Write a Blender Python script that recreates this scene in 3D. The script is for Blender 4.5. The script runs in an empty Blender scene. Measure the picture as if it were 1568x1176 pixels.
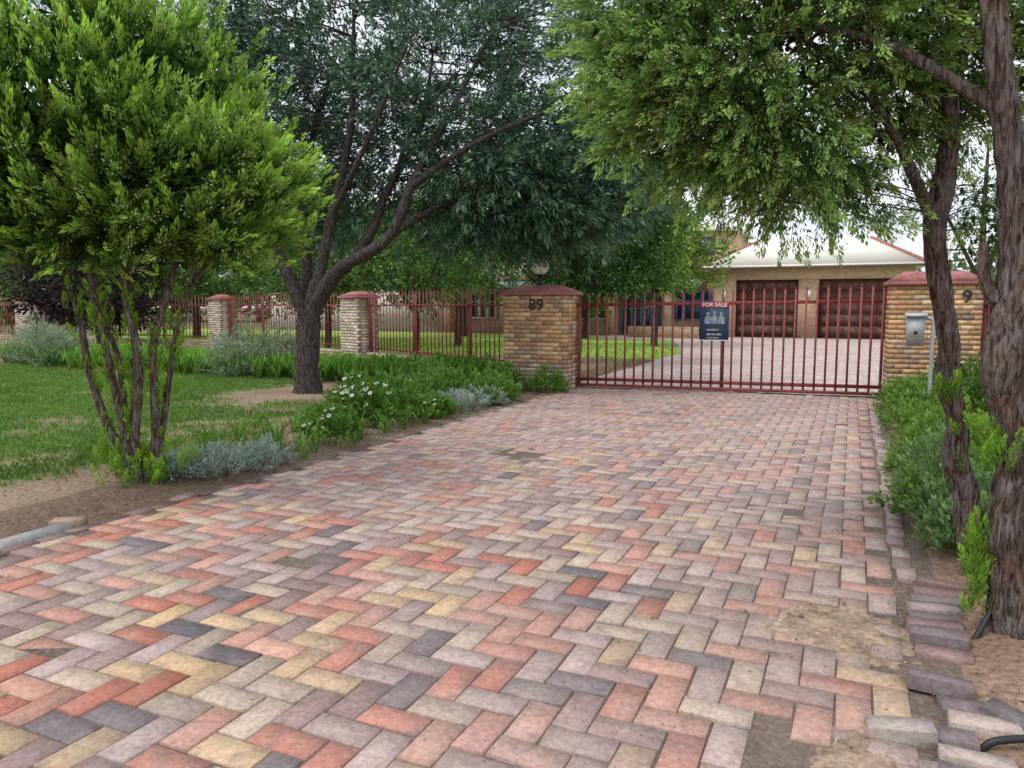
import bpy, math, random
import numpy as np
from mathutils import Vector, noise, Matrix
random.seed(5)
rng = np.random.default_rng(11)
scene = bpy.context.scene
COL = scene.collection

# ------------------------------------------------------------------ helpers
def nrm(a):
    return a / (np.linalg.norm(a, axis=-1, keepdims=True) + 1e-9)

class Acc:
    def __init__(s):
        s.V = []; s.F = []; s.C = []; s.n = 0
    def add(s, V, F, C):
        V = np.asarray(V, float).reshape(-1, 3); F = np.asarray(F, int).reshape(-1, 4)
        C = np.asarray(C, float)
        if C.ndim == 1: C = np.tile(C, (len(F), 1))
        s.V.append(V); s.F.append(F + s.n); s.C.append(C); s.n += len(V)
    def obj(s, name, mat, parent=None, smooth=False, loc=None, yaw=None):
        V = np.concatenate(s.V); F = np.concatenate(s.F); C = np.concatenate(s.C)
        me = bpy.data.meshes.new(name)
        me.vertices.add(len(V)); me.vertices.foreach_set('co', V.astype(np.float32).ravel())
        me.loops.add(len(F) * 4); me.loops.foreach_set('vertex_index', F.astype(np.int32).ravel())
        me.polygons.add(len(F)); me.polygons.foreach_set('loop_start', np.arange(0, len(F) * 4, 4, dtype=np.int32))
        me.polygons.foreach_set('loop_total', np.full(len(F), 4, dtype=np.int32))
        if smooth: me.polygons.foreach_set('use_smooth', np.ones(len(F), dtype=bool))
        me.update(calc_edges=True)
        ca = me.color_attributes.new('Col', 'FLOAT_COLOR', 'CORNER')
        cc = np.ones((len(F), 4, 4), np.float32); cc[:, :, :3] = C[:, None, :]
        ca.data.foreach_set('color', cc.ravel())
        me.materials.append(mat)
        o = bpy.data.objects.new(name, me); COL.objects.link(o)
        if loc is not None: o.location = loc
        if yaw is not None: o.rotation_euler = (0, 0, yaw)
        if parent is not None: o.parent = parent
        return o

def empty(name, loc=(0, 0, 0), yaw=0):
    e = bpy.data.objects.new(name, None); COL.objects.link(e)
    e.location = loc; e.rotation_euler = (0, 0, yaw); e.empty_display_size = .2
    return e

BF = np.array([[0,3,2,1],[4,5,6,7],[0,1,5,4],[1,2,6,5],[2,3,7,6],[3,0,4,7]])
def box(acc, mn, mx, col):
    x0,y0,z0 = mn; x1,y1,z1 = mx
    acc.add([[x0,y0,z0],[x1,y0,z0],[x1,y1,z0],[x0,y1,z0],[x0,y0,z1],[x1,y0,z1],[x1,y1,z1],[x0,y1,z1]], BF, col)
def hexa(acc, b4, t4, col):
    acc.add(list(b4) + list(t4), BF, col)

def catmull(pts, rad, sub=6):
    P = [Vector(p) for p in pts]; out = []; ro = []
    for i in range(len(P) - 1):
        p0 = P[max(i-1,0)]; p1 = P[i]; p2 = P[i+1]; p3 = P[min(i+2,len(P)-1)]
        for k in range(sub):
            t = k / sub
            q = 0.5*((2*p1)+(p2-p0)*t+(2*p0-5*p1+4*p2-p3)*t*t+(3*p1-p0-3*p2+p3)*t**3)
            out.append(q); ro.append(rad[i]*(1-t)+rad[i+1]*t)
    out.append(P[-1]); ro.append(rad[-1])
    return out, ro

def tube(acc, pts, rad, sides=8, sub=5, wob=0.0, col=(.2,.15,.12), ridge=0.0, wfreq=6):
    P, R = catmull(pts, rad, sub)
    V = []; n = len(P)
    a = Vector((1, 0, 0))
    seed = random.random() * 50
    for i in range(n):
        d = (P[min(i+1,n-1)] - P[max(i-1,0)]).normalized()
        u = (a - d * a.dot(d)).normalized(); v = d.cross(u); a = u
        for k in range(sides):
            th = 2*math.pi*k/sides
            dirv = u*math.cos(th) + v*math.sin(th)
            r = R[i]
            if wob: r *= 1 + wob*noise.noise(Vector((P[i].x*2+dirv.x*1.2+seed, P[i].y*2+dirv.y*1.2, P[i].z*wfreq*.5)))
            if ridge:
                tw = P[i].z*1.1
                dx = dirv.x*math.cos(tw)-dirv.y*math.sin(tw); dy = dirv.x*math.sin(tw)+dirv.y*math.cos(tw)
                q = noise.noise(Vector((dx*3.2+seed, dy*3.2, P[i].z*1.6)))
                q2 = noise.noise(Vector((dx*8+seed, dy*8, P[i].z*5)))
                r *= 1 + ridge*(.5-2.2*abs(q)) + ridge*.5*q2
            V.append(P[i] + dirv*r)
    F = []
    for i in range(n-1):
        for k in range(sides):
            k2 = (k+1) % sides
            F.append((i*sides+k, i*sides+k2, (i+1)*sides+k2, (i+1)*sides+k))
    acc.add([tuple(v) for v in V], F, col)

def leafq(acc, P, D, L, W, C, wide=.45, curl=0.0):
    N = len(P)
    S = nrm(np.cross(D, nrm(rng.normal(size=(N,3)))))
    L = np.broadcast_to(L, (N,))[:,None]; W = np.broadcast_to(W, (N,))[:,None]
    m = P + D*L*wide
    tip = P + D*L
    if curl: tip = tip + np.array([0,0,-1.])*L*curl
    V = np.stack([P, m+S*W*.5, tip, m-S*W*.5], 1).reshape(-1,3)
    F = np.arange(N*4).reshape(-1,4)
    acc.add(V, F, C)

def sprays(acc, P, T, length, k, spread, lL, lW, col, tip, jit=.15, open_=.7, curl=0.0, tipmix=1.0):
    """twigs at P pointing along T, each carrying k small leaves"""
    N = len(P)
    length = np.broadcast_to(length, (N,))
    tt = rng.random((N,k))
    rv = rng.normal(size=(N,k,3)); Tk = T[:,None,:]
    perp = nrm(rv - Tk*(rv*Tk).sum(-1,keepdims=True))
    rad = spread*length[:,None]*np.sin(np.pi*(.12+.85*tt))*rng.random((N,k))**.5
    pos = P[:,None,:] + Tk*length[:,None,None]*tt[...,None] + perp*rad[...,None]
    D = nrm(Tk + perp*open_*(1.15-tt[...,None]) + rng.normal(size=(N,k,3))*.12)
    col = np.asarray(col, float)
    if col.ndim == 1: col = np.tile(col, (N,1))
    b = 1 + jit*rng.normal(size=(N,1,1))
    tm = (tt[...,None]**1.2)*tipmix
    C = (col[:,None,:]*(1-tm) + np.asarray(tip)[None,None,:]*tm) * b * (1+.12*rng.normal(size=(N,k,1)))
    C = np.clip(C, .004, 1)
    leafq(acc, pos.reshape(-1,3), D.reshape(-1,3), lL*(.7+.6*rng.random(N*k)), lW*(.7+.6*rng.random(N*k)), C.reshape(-1,3), curl=curl)

def ell(n, c, r, shell=0.0):
    d = nrm(rng.normal(size=(n,3)))
    rr = (shell**3 + (1-shell**3)*rng.random((n,1)))**(1/3)
    return np.asarray(c) + d*rr*np.asarray(r), d

# ------------------------------------------------------------------ materials
def mat_base(name):
    m = bpy.data.materials.new(name); m.use_nodes = True
    nt = m.node_tree; nt.nodes.clear()
    out = nt.nodes.new('ShaderNodeOutputMaterial')
    return m, nt, out
def col_attr_mat(name, rough=.85, nscale=30, namt=.25, bump=.0, bscale=60, spec=.3, coord='Object', stretch=None, metallic=0, detail=6, smudge=None):
    m, nt, out = mat_base(name)
    b = nt.nodes.new('ShaderNodeBsdfPrincipled'); nt.links.new(b.outputs[0], out.inputs[0])
    b.inputs['Roughness'].default_value = rough
    b.inputs['Specular IOR Level'].default_value = spec
    b.inputs['Metallic'].default_value = metallic
    a = nt.nodes.new('ShaderNodeAttribute'); a.attribute_name = 'Col'
    tc = nt.nodes.new('ShaderNodeTexCoord')
    src = tc.outputs[coord]
    n = nt.nodes.new('ShaderNodeTexNoise'); n.inputs['Scale'].default_value = nscale; n.inputs['Detail'].default_value = detail
    n.inputs['Roughness'].default_value = .68
    nt.links.new(src, n.inputs['Vector'])
    mr = nt.nodes.new('ShaderNodeMapRange'); mr.inputs['From Min'].default_value = .3; mr.inputs['From Max'].default_value = .7
    mr.inputs['To Min'].default_value = 1-namt; mr.inputs['To Max'].default_value = 1+namt
    nt.links.new(n.outputs[0], mr.inputs[0])
    csrc = a.outputs['Color']
    if smudge:
        for (sc, lo, hi, amt, cc) in smudge:
            n3 = nt.nodes.new('ShaderNodeTexNoise'); n3.inputs['Scale'].default_value = sc; n3.inputs['Detail'].default_value = 4
            nt.links.new(src, n3.inputs['Vector'])
            m3 = nt.nodes.new('ShaderNodeMapRange'); m3.inputs['From Min'].default_value = lo; m3.inputs['From Max'].default_value = hi; m3.inputs['To Max'].default_value = amt
            nt.links.new(n3.outputs[0], m3.inputs[0])
            mx = nt.nodes.new('ShaderNodeMix'); mx.data_type = 'RGBA'; mx.inputs[7].default_value = cc + (1,)
            nt.links.new(m3.outputs[0], mx.inputs[0]); nt.links.new(csrc, mx.inputs[6]); csrc = mx.outputs[2]
    mu = nt.nodes.new('ShaderNodeVectorMath'); mu.operation = 'SCALE'
    nt.links.new(csrc, mu.inputs[0]); nt.links.new(mr.outputs[0], mu.inputs['Scale'])
    nt.links.new(mu.outputs[0], b.inputs['Base Color'])
    if bump:
        n2 = nt.nodes.new('ShaderNodeTexNoise'); n2.inputs['Scale'].default_value = bscale; n2.inputs['Detail'].default_value = 5
        nt.links.new(src, n2.inputs['Vector'])
        bp = nt.nodes.new('ShaderNodeBump'); bp.inputs['Strength'].default_value = bump; bp.inputs['Distance'].default_value = .01
        nt.links.new(n2.outputs[0], bp.inputs['Height']); nt.links.new(bp.outputs[0], b.inputs['Normal'])
    return m
def leaf_mat(name, trans=.3, rough=.5, spec=.3, gloss=False):
    m, nt, out = mat_base(name)
    a = nt.nodes.new('ShaderNodeAttribute'); a.attribute_name = 'Col'
    if gloss:
        b = nt.nodes.new('ShaderNodeBsdfPrincipled'); b.inputs['Roughness'].default_value = rough
        b.inputs['Specular IOR Level'].default_value = spec
        nt.links.new(a.outputs['Color'], b.inputs['Base Color'])
    else:
        b = nt.nodes.new('ShaderNodeBsdfDiffuse'); nt.links.new(a.outputs['Color'], b.inputs['Color'])
    if trans == 0:
        nt.links.new(b.outputs[0], out.inputs[0]); return m
    t = nt.nodes.new('ShaderNodeBsdfTranslucent')
    mx = nt.nodes.new('ShaderNodeMixShader'); mx.inputs[0].default_value = trans
    g = nt.nodes.new('ShaderNodeVectorMath'); g.operation = 'MULTIPLY'; g.inputs[1].default_value = (1.3, 1.35, .8)
    nt.links.new(a.outputs['Color'], g.inputs[0])
    nt.links.new(g.outputs[0], t.inputs['Color'])
    nt.links.new(b.outputs[0], mx.inputs[1]); nt.links.new(t.outputs[0], mx.inputs[2]); nt.links.new(mx.outputs[0], out.inputs[0])
    return m
def plain(name, c, rough=.6, metallic=0, nscale=8, namt=.12, spec=.4):
    m, nt, out = mat_base(name)
    b = nt.nodes.new('ShaderNodeBsdfPrincipled'); nt.links.new(b.outputs[0], out.inputs[0])
    b.inputs['Roughness'].default_value = rough; b.inputs['Metallic'].default_value = metallic
    b.inputs['Specular IOR Level'].default_value = spec
    tc = nt.nodes.new('ShaderNodeTexCoord')
    n = nt.nodes.new('ShaderNodeTexNoise'); n.inputs['Scale'].default_value = nscale; n.inputs['Detail'].default_value = 6
    nt.links.new(tc.outputs['Object'], n.inputs['Vector'])
    r = nt.nodes.new('ShaderNodeValToRGB')
    r.color_ramp.elements[0].position = .3; r.color_ramp.elements[1].position = .7
    r.color_ramp.elements[0].color = tuple(x*(1-namt) for x in c) + (1,)
    r.color_ramp.elements[1].color = tuple(min(1, x*(1+namt)) for x in c) + (1,)
    nt.links.new(n.outputs[0], r.inputs[0]); nt.links.new(r.outputs[0], b.inputs['Base Color'])
    return m
def ground_mat(name, c1, c2, c3, s1=.6, s2=18):
    m, nt, out = mat_base(name)
    b = nt.nodes.new('ShaderNodeBsdfPrincipled'); nt.links.new(b.outputs[0], out.inputs[0])
    b.inputs['Roughness'].default_value = .95; b.inputs['Specular IOR Level'].default_value = .1
    tc = nt.nodes.new('ShaderNodeTexCoord')
    n = nt.nodes.new('ShaderNodeTexNoise'); n.inputs['Scale'].default_value = s1; n.inputs['Detail'].default_value = 8
    n2 = nt.nodes.new('ShaderNodeTexNoise'); n2.inputs['Scale'].default_value = s2; n2.inputs['Detail'].default_value = 8
    for q in (n, n2): nt.links.new(tc.outputs['Object'], q.inputs['Vector'])
    r = nt.nodes.new('ShaderNodeValToRGB')
    r.color_ramp.elements[0].position = .38; r.color_ramp.elements[0].color = c1 + (1,)
    r.color_ramp.elements[1].position = .62; r.color_ramp.elements[1].color = c2 + (1,)
    nt.links.new(n.outputs[0], r.inputs[0])
    mx = nt.nodes.new('ShaderNodeMix'); mx.data_type = 'RGBA'
    mr = nt.nodes.new('ShaderNodeMapRange'); mr.inputs['From Min'].default_value = .45; mr.inputs['From Max'].default_value = .7
    nt.links.new(n2.outputs[0], mr.inputs[0]); nt.links.new(mr.outputs[0], mx.inputs[0])
    nt.links.new(r.outputs[0], mx.inputs[6]); mx.inputs[7].default_value = c3 + (1,)
    nt.links.new(mx.outputs[2], b.inputs['Base Color'])
    bp = nt.nodes.new('ShaderNodeBump'); bp.inputs['Strength'].default_value = .5; bp.inputs['Distance'].default_value = .02
    nt.links.new(n2.outputs[0], bp.inputs['Height']); nt.links.new(bp.outputs[0], b.inputs['Normal'])
    return m
def brickwall_mat(name, c1, c2, mortar):
    m, nt, out = mat_base(name)
    b = nt.nodes.new('ShaderNodeBsdfPrincipled'); nt.links.new(b.outputs[0], out.inputs[0]); b.inputs['Roughness'].default_value = .9
    tc = nt.nodes.new('ShaderNodeTexCoord'); sp = nt.nodes.new('ShaderNodeSeparateXYZ'); ad = nt.nodes.new('ShaderNodeMath')
    cb = nt.nodes.new('ShaderNodeCombineXYZ')
    nt.links.new(tc.outputs['Object'], sp.inputs[0]); nt.links.new(sp.outputs[0], ad.inputs[0]); nt.links.new(sp.outputs[1], ad.inputs[1])
    nt.links.new(ad.outputs[0], cb.inputs[0]); nt.links.new(sp.outputs[2], cb.inputs[1])
    br = nt.nodes.new('ShaderNodeTexBrick'); br.inputs['Scale'].default_value = 1
    br.inputs['Brick Width'].default_value = .23; br.inputs['Row Height'].default_value = .085; br.inputs['Mortar Size'].default_value = .010
    br.inputs['Color1'].default_value = c1 + (1,); br.inputs['Color2'].default_value = c2 + (1,); br.inputs['Mortar'].default_value = mortar + (1,)
    nt.links.new(cb.outputs[0], br.inputs['Vector']); nt.links.new(br.outputs[0], b.inputs['Base Color'])
    return m
def bark_mat(name):
    m, nt, out = mat_base(name)
    b = nt.nodes.new('ShaderNodeBsdfPrincipled'); nt.links.new(b.outputs[0], out.inputs[0])
    b.inputs['Roughness'].default_value = .95; b.inputs['Specular IOR Level'].default_value = .1
    a = nt.nodes.new('ShaderNodeAttribute'); a.attribute_name = 'Col'
    tc = nt.nodes.new('ShaderNodeTexCoord')
    mp = nt.nodes.new('ShaderNodeMapping'); mp.inputs['Scale'].default_value = (1, 1, .16); nt.links.new(tc.outputs['Object'], mp.inputs[0])
    n = nt.nodes.new('ShaderNodeTexNoise'); n.inputs['Scale'].default_value = 60; n.inputs['Detail'].default_value = 7; n.inputs['Roughness'].default_value = .7; n.inputs['Distortion'].default_value = .7
    nt.links.new(mp.outputs[0], n.inputs['Vector'])
    n2 = nt.nodes.new('ShaderNodeTexNoise'); n2.inputs['Scale'].default_value = 9; n2.inputs['Detail'].default_value = 5
    nt.links.new(tc.outputs['Object'], n2.inputs['Vector'])
    r = nt.nodes.new('ShaderNodeValToRGB'); r.color_ramp.elements[0].position = .40; r.color_ramp.elements[0].color = (.24,.20,.18,1)
    r.color_ramp.elements[1].position = .60; r.color_ramp.elements[1].color = (1.4,1.42,1.45,1)
    nt.links.new(n.outputs[0], r.inputs[0])
    r2 = nt.nodes.new('ShaderNodeValToRGB'); r2.color_ramp.elements[0].position = .36; r2.color_ramp.elements[0].color = (.95,.80,.70,1)
    r2.color_ramp.elements[1].position = .60; r2.color_ramp.elements[1].color = (1.15,1.25,1.30,1)
    nt.links.new(n2.outputs[0], r2.inputs[0])
    v1 = nt.nodes.new('ShaderNodeVectorMath'); v1.operation = 'MULTIPLY'; v2 = nt.nodes.new('ShaderNodeVectorMath'); v2.operation = 'MULTIPLY'
    nt.links.new(a.outputs['Color'], v1.inputs[0]); nt.links.new(r.outputs[0], v1.inputs[1]); nt.links.new(v1.outputs[0], v2.inputs[0]); nt.links.new(r2.outputs[0], v2.inputs[1])
    nt.links.new(v2.outputs[0], b.inputs['Base Color'])
    bp = nt.nodes.new('ShaderNodeBump'); bp.inputs['Strength'].default_value = 1; bp.inputs['Distance'].default_value = .02
    nt.links.new(n.outputs[0], bp.inputs['Height']); nt.links.new(bp.outputs[0], b.inputs['Normal'])
    return m

M_leaf = leaf_mat('foliage_leaf', .30)
M_leafbg = leaf_mat('foliage_leaf_far', 0)
M_leafdark = leaf_mat('foliage_leaf_glossy', .15, .36, .5, True)
M_bark = bark_mat('bark')
M_paver = col_attr_mat('clay_paver', .85, 45, .30, .35, 110, .25, smudge=[(9, .52, .70, .55, (.22,.155,.145)), (5.0, .5, .75, .45, (.46,.36,.305)), (1.1, .48, .75, .5, (.33,.265,.235))])
M_pillar = col_attr_mat('face_brick', .9, 24, .26, .3, 60, .2, smudge=[(6, .55, .8, .3, (.24,.18,.13))])
M_soil = col_attr_mat('soil', .97, 30, .5, 1.0, 34, .1)
M_grass = leaf_mat('grass_blades', .2)
M_litter = col_attr_mat('litter', .95, 30, .2)
M_maroon = plain('maroon_paint', (.26, .055, .052), .5, 0, 3, .25)
M_cap = plain('maroon_cap', (.34, .135, .125), .8, 0, 9, .3)
M_metalgrey = plain('galvanised', (.36, .37, .37), .5, .3)
M_black = plain('black_metal', (.02, .02, .022), .5)
M_white = plain('white_paint', (.78, .78, .76), .5)

# ------------------------------------------------------------------ camera
cam = bpy.data.cameras.new('camera'); camo = bpy.data.objects.new('camera', cam); COL.objects.link(camo)
cam.lens = 26.4; cam.sensor_width = 36; cam.clip_end = 2000; cam.clip_start = .05
camo.location = (0, 0, 1.55); camo.rotation_euler = (math.radians(90-5.96), 0, math.radians(24.3))
scene.camera = camo
YAW = math.radians(24.3)
Rv = np.array([math.cos(YAW), math.sin(YAW), 0]); Fv = np.array([-math.sin(YAW), math.cos(YAW), 0])
def LP(base, a, b, z):      # local tree frame (turned by a fixed yaw)
    return np.array([base[0], base[1], 0]) + a*Rv + b*Fv + np.array([0, 0, z])

# ------------------------------------------------------------------ ground
gm = ground_mat('verge_soil', (.20, .145, .10), (.11, .12, .045), (.13, .10, .07), .35, 6)
def sheet(name, poly, z, mat):
    me = bpy.data.meshes.new(name); me.from_pydata([(x, y, z) for x, y in poly], [], [tuple(range(len(poly)))]); me.update()
    me.materials.append(mat); o = bpy.data.objects.new(name, me); COL.objects.link(o); return o
sheet('ground', [(-400, -400), (400, -400), (400, 400), (-400, 400)], -.012, gm)
sheet('paving_sand_bed', [(-4.86, -1.5), (.36, -1.5), (.75, 13.95), (-4.86, 13.95)], .0055, ground_mat('joint_sand', (.17, .13, .105), (.11, .085, .07), (.24, .185, .145), 2, 40))
sheet('street', [(-200, -9), (200, -9), (200, -2.2), (-200, -2.2)], -.004, ground_mat('asphalt', (.05, .05, .05), (.06, .06, .058), (.075, .073, .07), 1, 50))
M_yardlawn = ground_mat('yard_lawn', (.24, .37, .07), (.30, .43, .09), (.17, .28, .05), .5, 14)
sheet('yard_lawn', [(-4.75, 14.0), (2.5, 14.2), (12, 14.2), (12, 38), (-40, 38), (-40, 21), (-20.1, 20.2), (-12.1, 17.1), (-6.0, 13.7)], -.004, M_yardlawn)

# herringbone pavers -----------------------------------------------------
pal = [((.46,.17,.115),.16), ((.49,.26,.19),.19), ((.50,.35,.20),.14), ((.47,.37,.28),.15), ((.27,.18,.165),.14), ((.14,.125,.13),.07), ((.40,.30,.275),.15)]
palc = np.array([p[0] for p in pal]); palw = np.array([p[1] for p in pal]); palw /= palw.sum()
pal2w = np.array([.06,.22,.07,.15,.16,.035,.32]); pal2w /= pal2w.sum()
def paver(acc, cx, cy, hx, hy, z, c, yaw=0, tx=0, ty=0, bev=.003, depth=.014):
    ca, sa = math.cos(yaw), math.sin(yaw)
    V = []
    js = rng.normal(size=(4,2))*.0016
    for (ex, dz) in ((0, -depth), (bev, 0)):
        for q, (sx, sy) in enumerate(((-1,-1),(1,-1),(1,1),(-1,1))):
            x = sx*(hx-ex)+js[q,0]; y = sy*(hy-ex)+js[q,1]
            V.append((cx+x*ca-y*sa, cy+x*sa+y*ca, z+dz+x*tx+y*ty))
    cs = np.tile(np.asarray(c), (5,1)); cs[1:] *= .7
    acc.add(V, [[4,5,6,7],[0,1,5,4],[1,2,6,5],[2,3,7,6],[3,0,4,7]], cs)
def pcol(x, y):
    near = max(0, min(1, (8.0-y)/5.0)) * (1 if x < -1.2 else .35)
    near = max(0, min(1, near + .35*noise.noise(Vector((x*.5, y*.5, 3)))))
    w = palw*near + pal2w*(1-near)
    c = palc[rng.choice(7, p=w/w.sum())].copy()
    c *= 1 + .13*rng.normal()
    dust = np.array([.46, .345, .31])
    k = np.clip(.10 + .34*(1-near) + .4*noise.noise(Vector((x*.7+9, y*.7, 0))), 0, .6)
    sd = math.exp(-(((x+.05)/.6)**2+((y-3.75)/.6)**2))
    c = c*(1-k) + dust*k
    c = c*(1-.6*sd) + np.array([.36,.265,.19])*.6*sd
    return np.clip(c, .03, .8)
W = .136
acc = Acc()
def herring(acc, inside, x0, x1, y0, y1, simple=False, z=.013):
    for i in range(int(x0/W)-2, int(x1/W)+3):
        for j in range(int(y0/W)-2, int(y1/W)+3):
            q = (i-j) % 4
            if q == 0: cx, cy, hx, hy = (i+1)*W, (j+.5)*W, W-.0024, W/2-.0024
            elif q == 3: cx, cy, hx, hy = (i+.5)*W, (j+1)*W, W/2-.0024, W-.0024
            else: continue
            if not inside(cx, cy): continue
            if simple:
                c = np.array([.52,.42,.385])*(1+.10*rng.normal()); 
                acc.add([(cx-hx,cy-hy,z),(cx+hx,cy-hy,z),(cx+hx,cy+hy,z),(cx-hx,cy+hy,z)], [[0,1,2,3]], c); continue
            zz = z + .0017*rng.normal() + .010*noise.noise(Vector((cx*.8, cy*.8, 0)))
            sl = 3 if rng.random() < .08 else 1
            paver(acc, cx+.0013*rng.normal(), cy+.0013*rng.normal(), hx, hy, zz+.001*(sl-1), pcol(cx, cy), .012*rng.normal(), .007*sl*rng.normal(), .007*sl*rng.normal())
def redge(y): return .30 + (.22 if y > 12.5 else 0) * (y-12.5)
herring(acc, lambda x, y: -4.72 < x < redge(y)-.06 and -1.4 < y < 13.75 and not ((x+.1)**2/.02 + (y-2.62)**2/.05 < 1), -5, 1, -1.5, 14)
y = -1.3
while y < 12.9:
    c = np.array([.17,.115,.10])*(1+.25*rng.normal()); c = np.clip(c, .05, .5)
    paver(acc, -4.79+.016*rng.normal(), y, .052, .108, .022+.006*rng.normal(), c, .05*rng.normal(), .03*rng.normal(), .015*rng.normal(), depth=.03)
    y += .224
y = 1.6
while y < 12.6:
    if y < 4.6:
        base = [(.17,.14,.145), (.32,.25,.23), (.26,.165,.15), (.40,.32,.28), (.20,.16,.16)][rng.integers(5)]
        c = np.clip(np.array(base)*(1+.15*rng.normal()), .05, .6)
        bad = noise.noise(Vector((y*1.3, 0, 3)))
        if rng.random() > .06:
            paver(acc, .44+.03*rng.normal(), y, .118, .057, .032+.012*rng.normal()+.02*abs(bad), c, .10*rng.normal()+.2*bad, .05*rng.normal(), .05*rng.normal(), .005, .06)
        y += .123
    else:
        c = np.clip(np.array([.35,.27,.245])*(1+.2*rng.normal()), .05, .6)
        paver(acc, .335+.012*rng.normal(), y+.05, .053, .108, .016+.004*rng.normal(), c, .04*rng.normal(), depth=.03)
        y += .224
acc.obj('driveway', M_paver)
acc = Acc()
paver(acc, -4.98, 3.42, .11, .055, .055, (.36,.27,.2), .5, .05, .05, depth=.06)
acc.obj('loose_brick', M_paver)
acc = Acc()
paver(acc, .30, 2.36, .115, .057, .055, (.46,.40,.34), .25, .06, .03, .005, .06)
paver(acc, .42, 2.62, .115, .057, .062, (.17,.15,.16), -.2, -.05, .08, .005, .06)
paver(acc, .62, 3.15, .115, .057, .045, (.16,.14,.145), -.55, -.12, .03, .005, .06)
paver(acc, .22, 2.92, .115, .057, .050, (.40,.34,.30), .12, .08, -.04, .005, .06)
acc.obj('loose_brick', M_paver)
def yard_in(x, y):
    l = -4.9 if y < 24 else -4.9 - (y-24)*.28 if y < 34 else -11.5
    l += .25*math.sin(y*.25)
    return l < x < 3.0 and 13.95 < y < 38.4
acc = Acc()
herring(acc, yard_in, -12, 3.1, 14, 38.5, True, .008)
box(acc, (-4.75, 13.72, -.02), (.9, 13.94, .006), (.30,.25,.22))
acc.obj('yard_paving', M_paver)

# kerb
acc = Acc()
for k in range(5):
    y0 = -1.2 + k*.92; y1 = y0+.905
    b = [(-5.00,y0,-.05),(-4.87,y0,-.05),(-4.87,y1,-.05),(-5.00,y1,-.05)]
    zt = .028 + .003*k
    t = [(-4.985,y0,zt),(-4.89,y0,zt-.006),(-4.89,y1,zt-.006),(-4.985,y1,zt)]
    hexa(acc, b, t, (.36,.35,.34))
acc.obj('kerb', M_pillar)

# front verge terrain (left) ---------------------------------------------
def gmask(x, y):
    n = noise.noise(Vector((x*.45, y*.45, 1.3))) + .75*noise.noise(Vector((x*1.6, y*1.6, 4))) + .45*noise.noise(Vector((x*5, y*5, 8)))
    bias = (-x-8.4)/2.4
    bias = max(-.30, min(.9, bias))
    if y < 6.2 and x < -6.2: bias += min(1.3, (6.2-y)*1.1)*min(1, (-6.2-x)/.5)
    lim = 3.85
    if y < lim: bias -= (lim-y)*2.6
    if y > 11.0: bias -= (y-11.0)*.8
    if x > -6.4: bias -= (x+6.4)*1.3
    d = math.hypot(x+8.6, y-10.4)
    bias -= max(0, 1.7-d)*.8
    return max(0, min(1, .5 + 1.5*(n*.65 + bias*.55 - .02)))
def gh(x, y):
    e = min(1, max(0, (-4.86-x)/.5))
    return -.004 + e*(.045 + .035*noise.noise(Vector((x*.5, y*.5, 0))) + .012*noise.noise(Vector((x*3, y*3, 2))) + .008*noise.noise(Vector((x*9, y*9, 2))))
def terrain(name, xs, ys, hf, cf, mat):
    nx, ny = len(xs), len(ys)
    V = [(x, y, hf(x, y)) for x in xs for y in ys]
    F = []; C = []
    for i in range(nx-1):
        for j in range(ny-1):
            F.append((i*ny+j, (i+1)*ny+j, (i+1)*ny+j+1, i*ny+j+1))
            C.append(cf((xs[i]+xs[i+1])/2, (ys[j]+ys[j+1])/2))
    a = Acc(); a.add(V, F, np.array(C)); return a.obj(name, mat, smooth=True)
soil = np.array([.215,.148,.105]); soil2 = np.array([.32,.235,.16]); gr = np.array([.10,.165,.04])
def lc(x, y):
    g = gmask(x, y)
    k = max(0, min(1, .5+1.2*noise.noise(Vector((x*.9, y*.9, 7)))))
    s = soil*(1-k)+soil2*k
    if x > -5.7: s = s*(.72+.2*noise.noise(Vector((x*6,y*6,2))))
    return s*(1-g)+gr*g*(1+.3*noise.noise(Vector((x*2,y*2,5))))
xs = list(np.arange(-40, -14, .8)) + list(np.arange(-14, -4.8, .08)); ys = list(np.arange(-2.0, 13.1, .09))+[14,15,16,17,19,21]
terrain('verge_lawn', xs, ys, gh, lc, M_soil)
def gh2(x, y):
    e = min(1, max(0, (x-.42)/.4)); 
    return -.006 + e*(.05+.03*noise.noise(Vector((x, y, 0)))+.012*noise.noise(Vector((x*5, y*5, 2)))+.008*noise.noise(Vector((x*12, y*12, 2))))
def lc2(x, y):
    k = max(0, min(1, .5+1.2*noise.noise(Vector((x*1.3, y*1.3, 7)))))
    return np.array([.20,.125,.088])*(1-k)+np.array([.29,.20,.138])*k
terrain('verge_soil', list(np.arange(.40, 5, .07))+list(np.arange(5, 30, 1.)), list(np.arange(-2, 13.6, .09)), gh2, lc2, M_soil)
def sandpatch(name, cx, cy, rx, ry, hh):
    def hf(x, y):
        d = ((x-cx)/rx)**2+((y-cy)/ry)**2
        return .009 + hh*(1-d) + .009*noise.noise(Vector((x*7, y*7, 1))) + .006*noise.noise(Vector((x*22, y*22, 1)))
    terrain(name, np.arange(cx-rx*1.3, cx+rx*1.3, .022), np.arange(cy-ry*1.3, cy+ry*1.3, .022), hf, lambda x, y: np.array([.30,.22,.155])*(1+.45*noise.noise(Vector((x*6,y*6,0)))), M_soil)
sandpatch('sand_patch', -.03, 3.78, .33, .27, .010)
sandpatch('sand_patch', .10, 2.62, .14, .3, .008)

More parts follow.
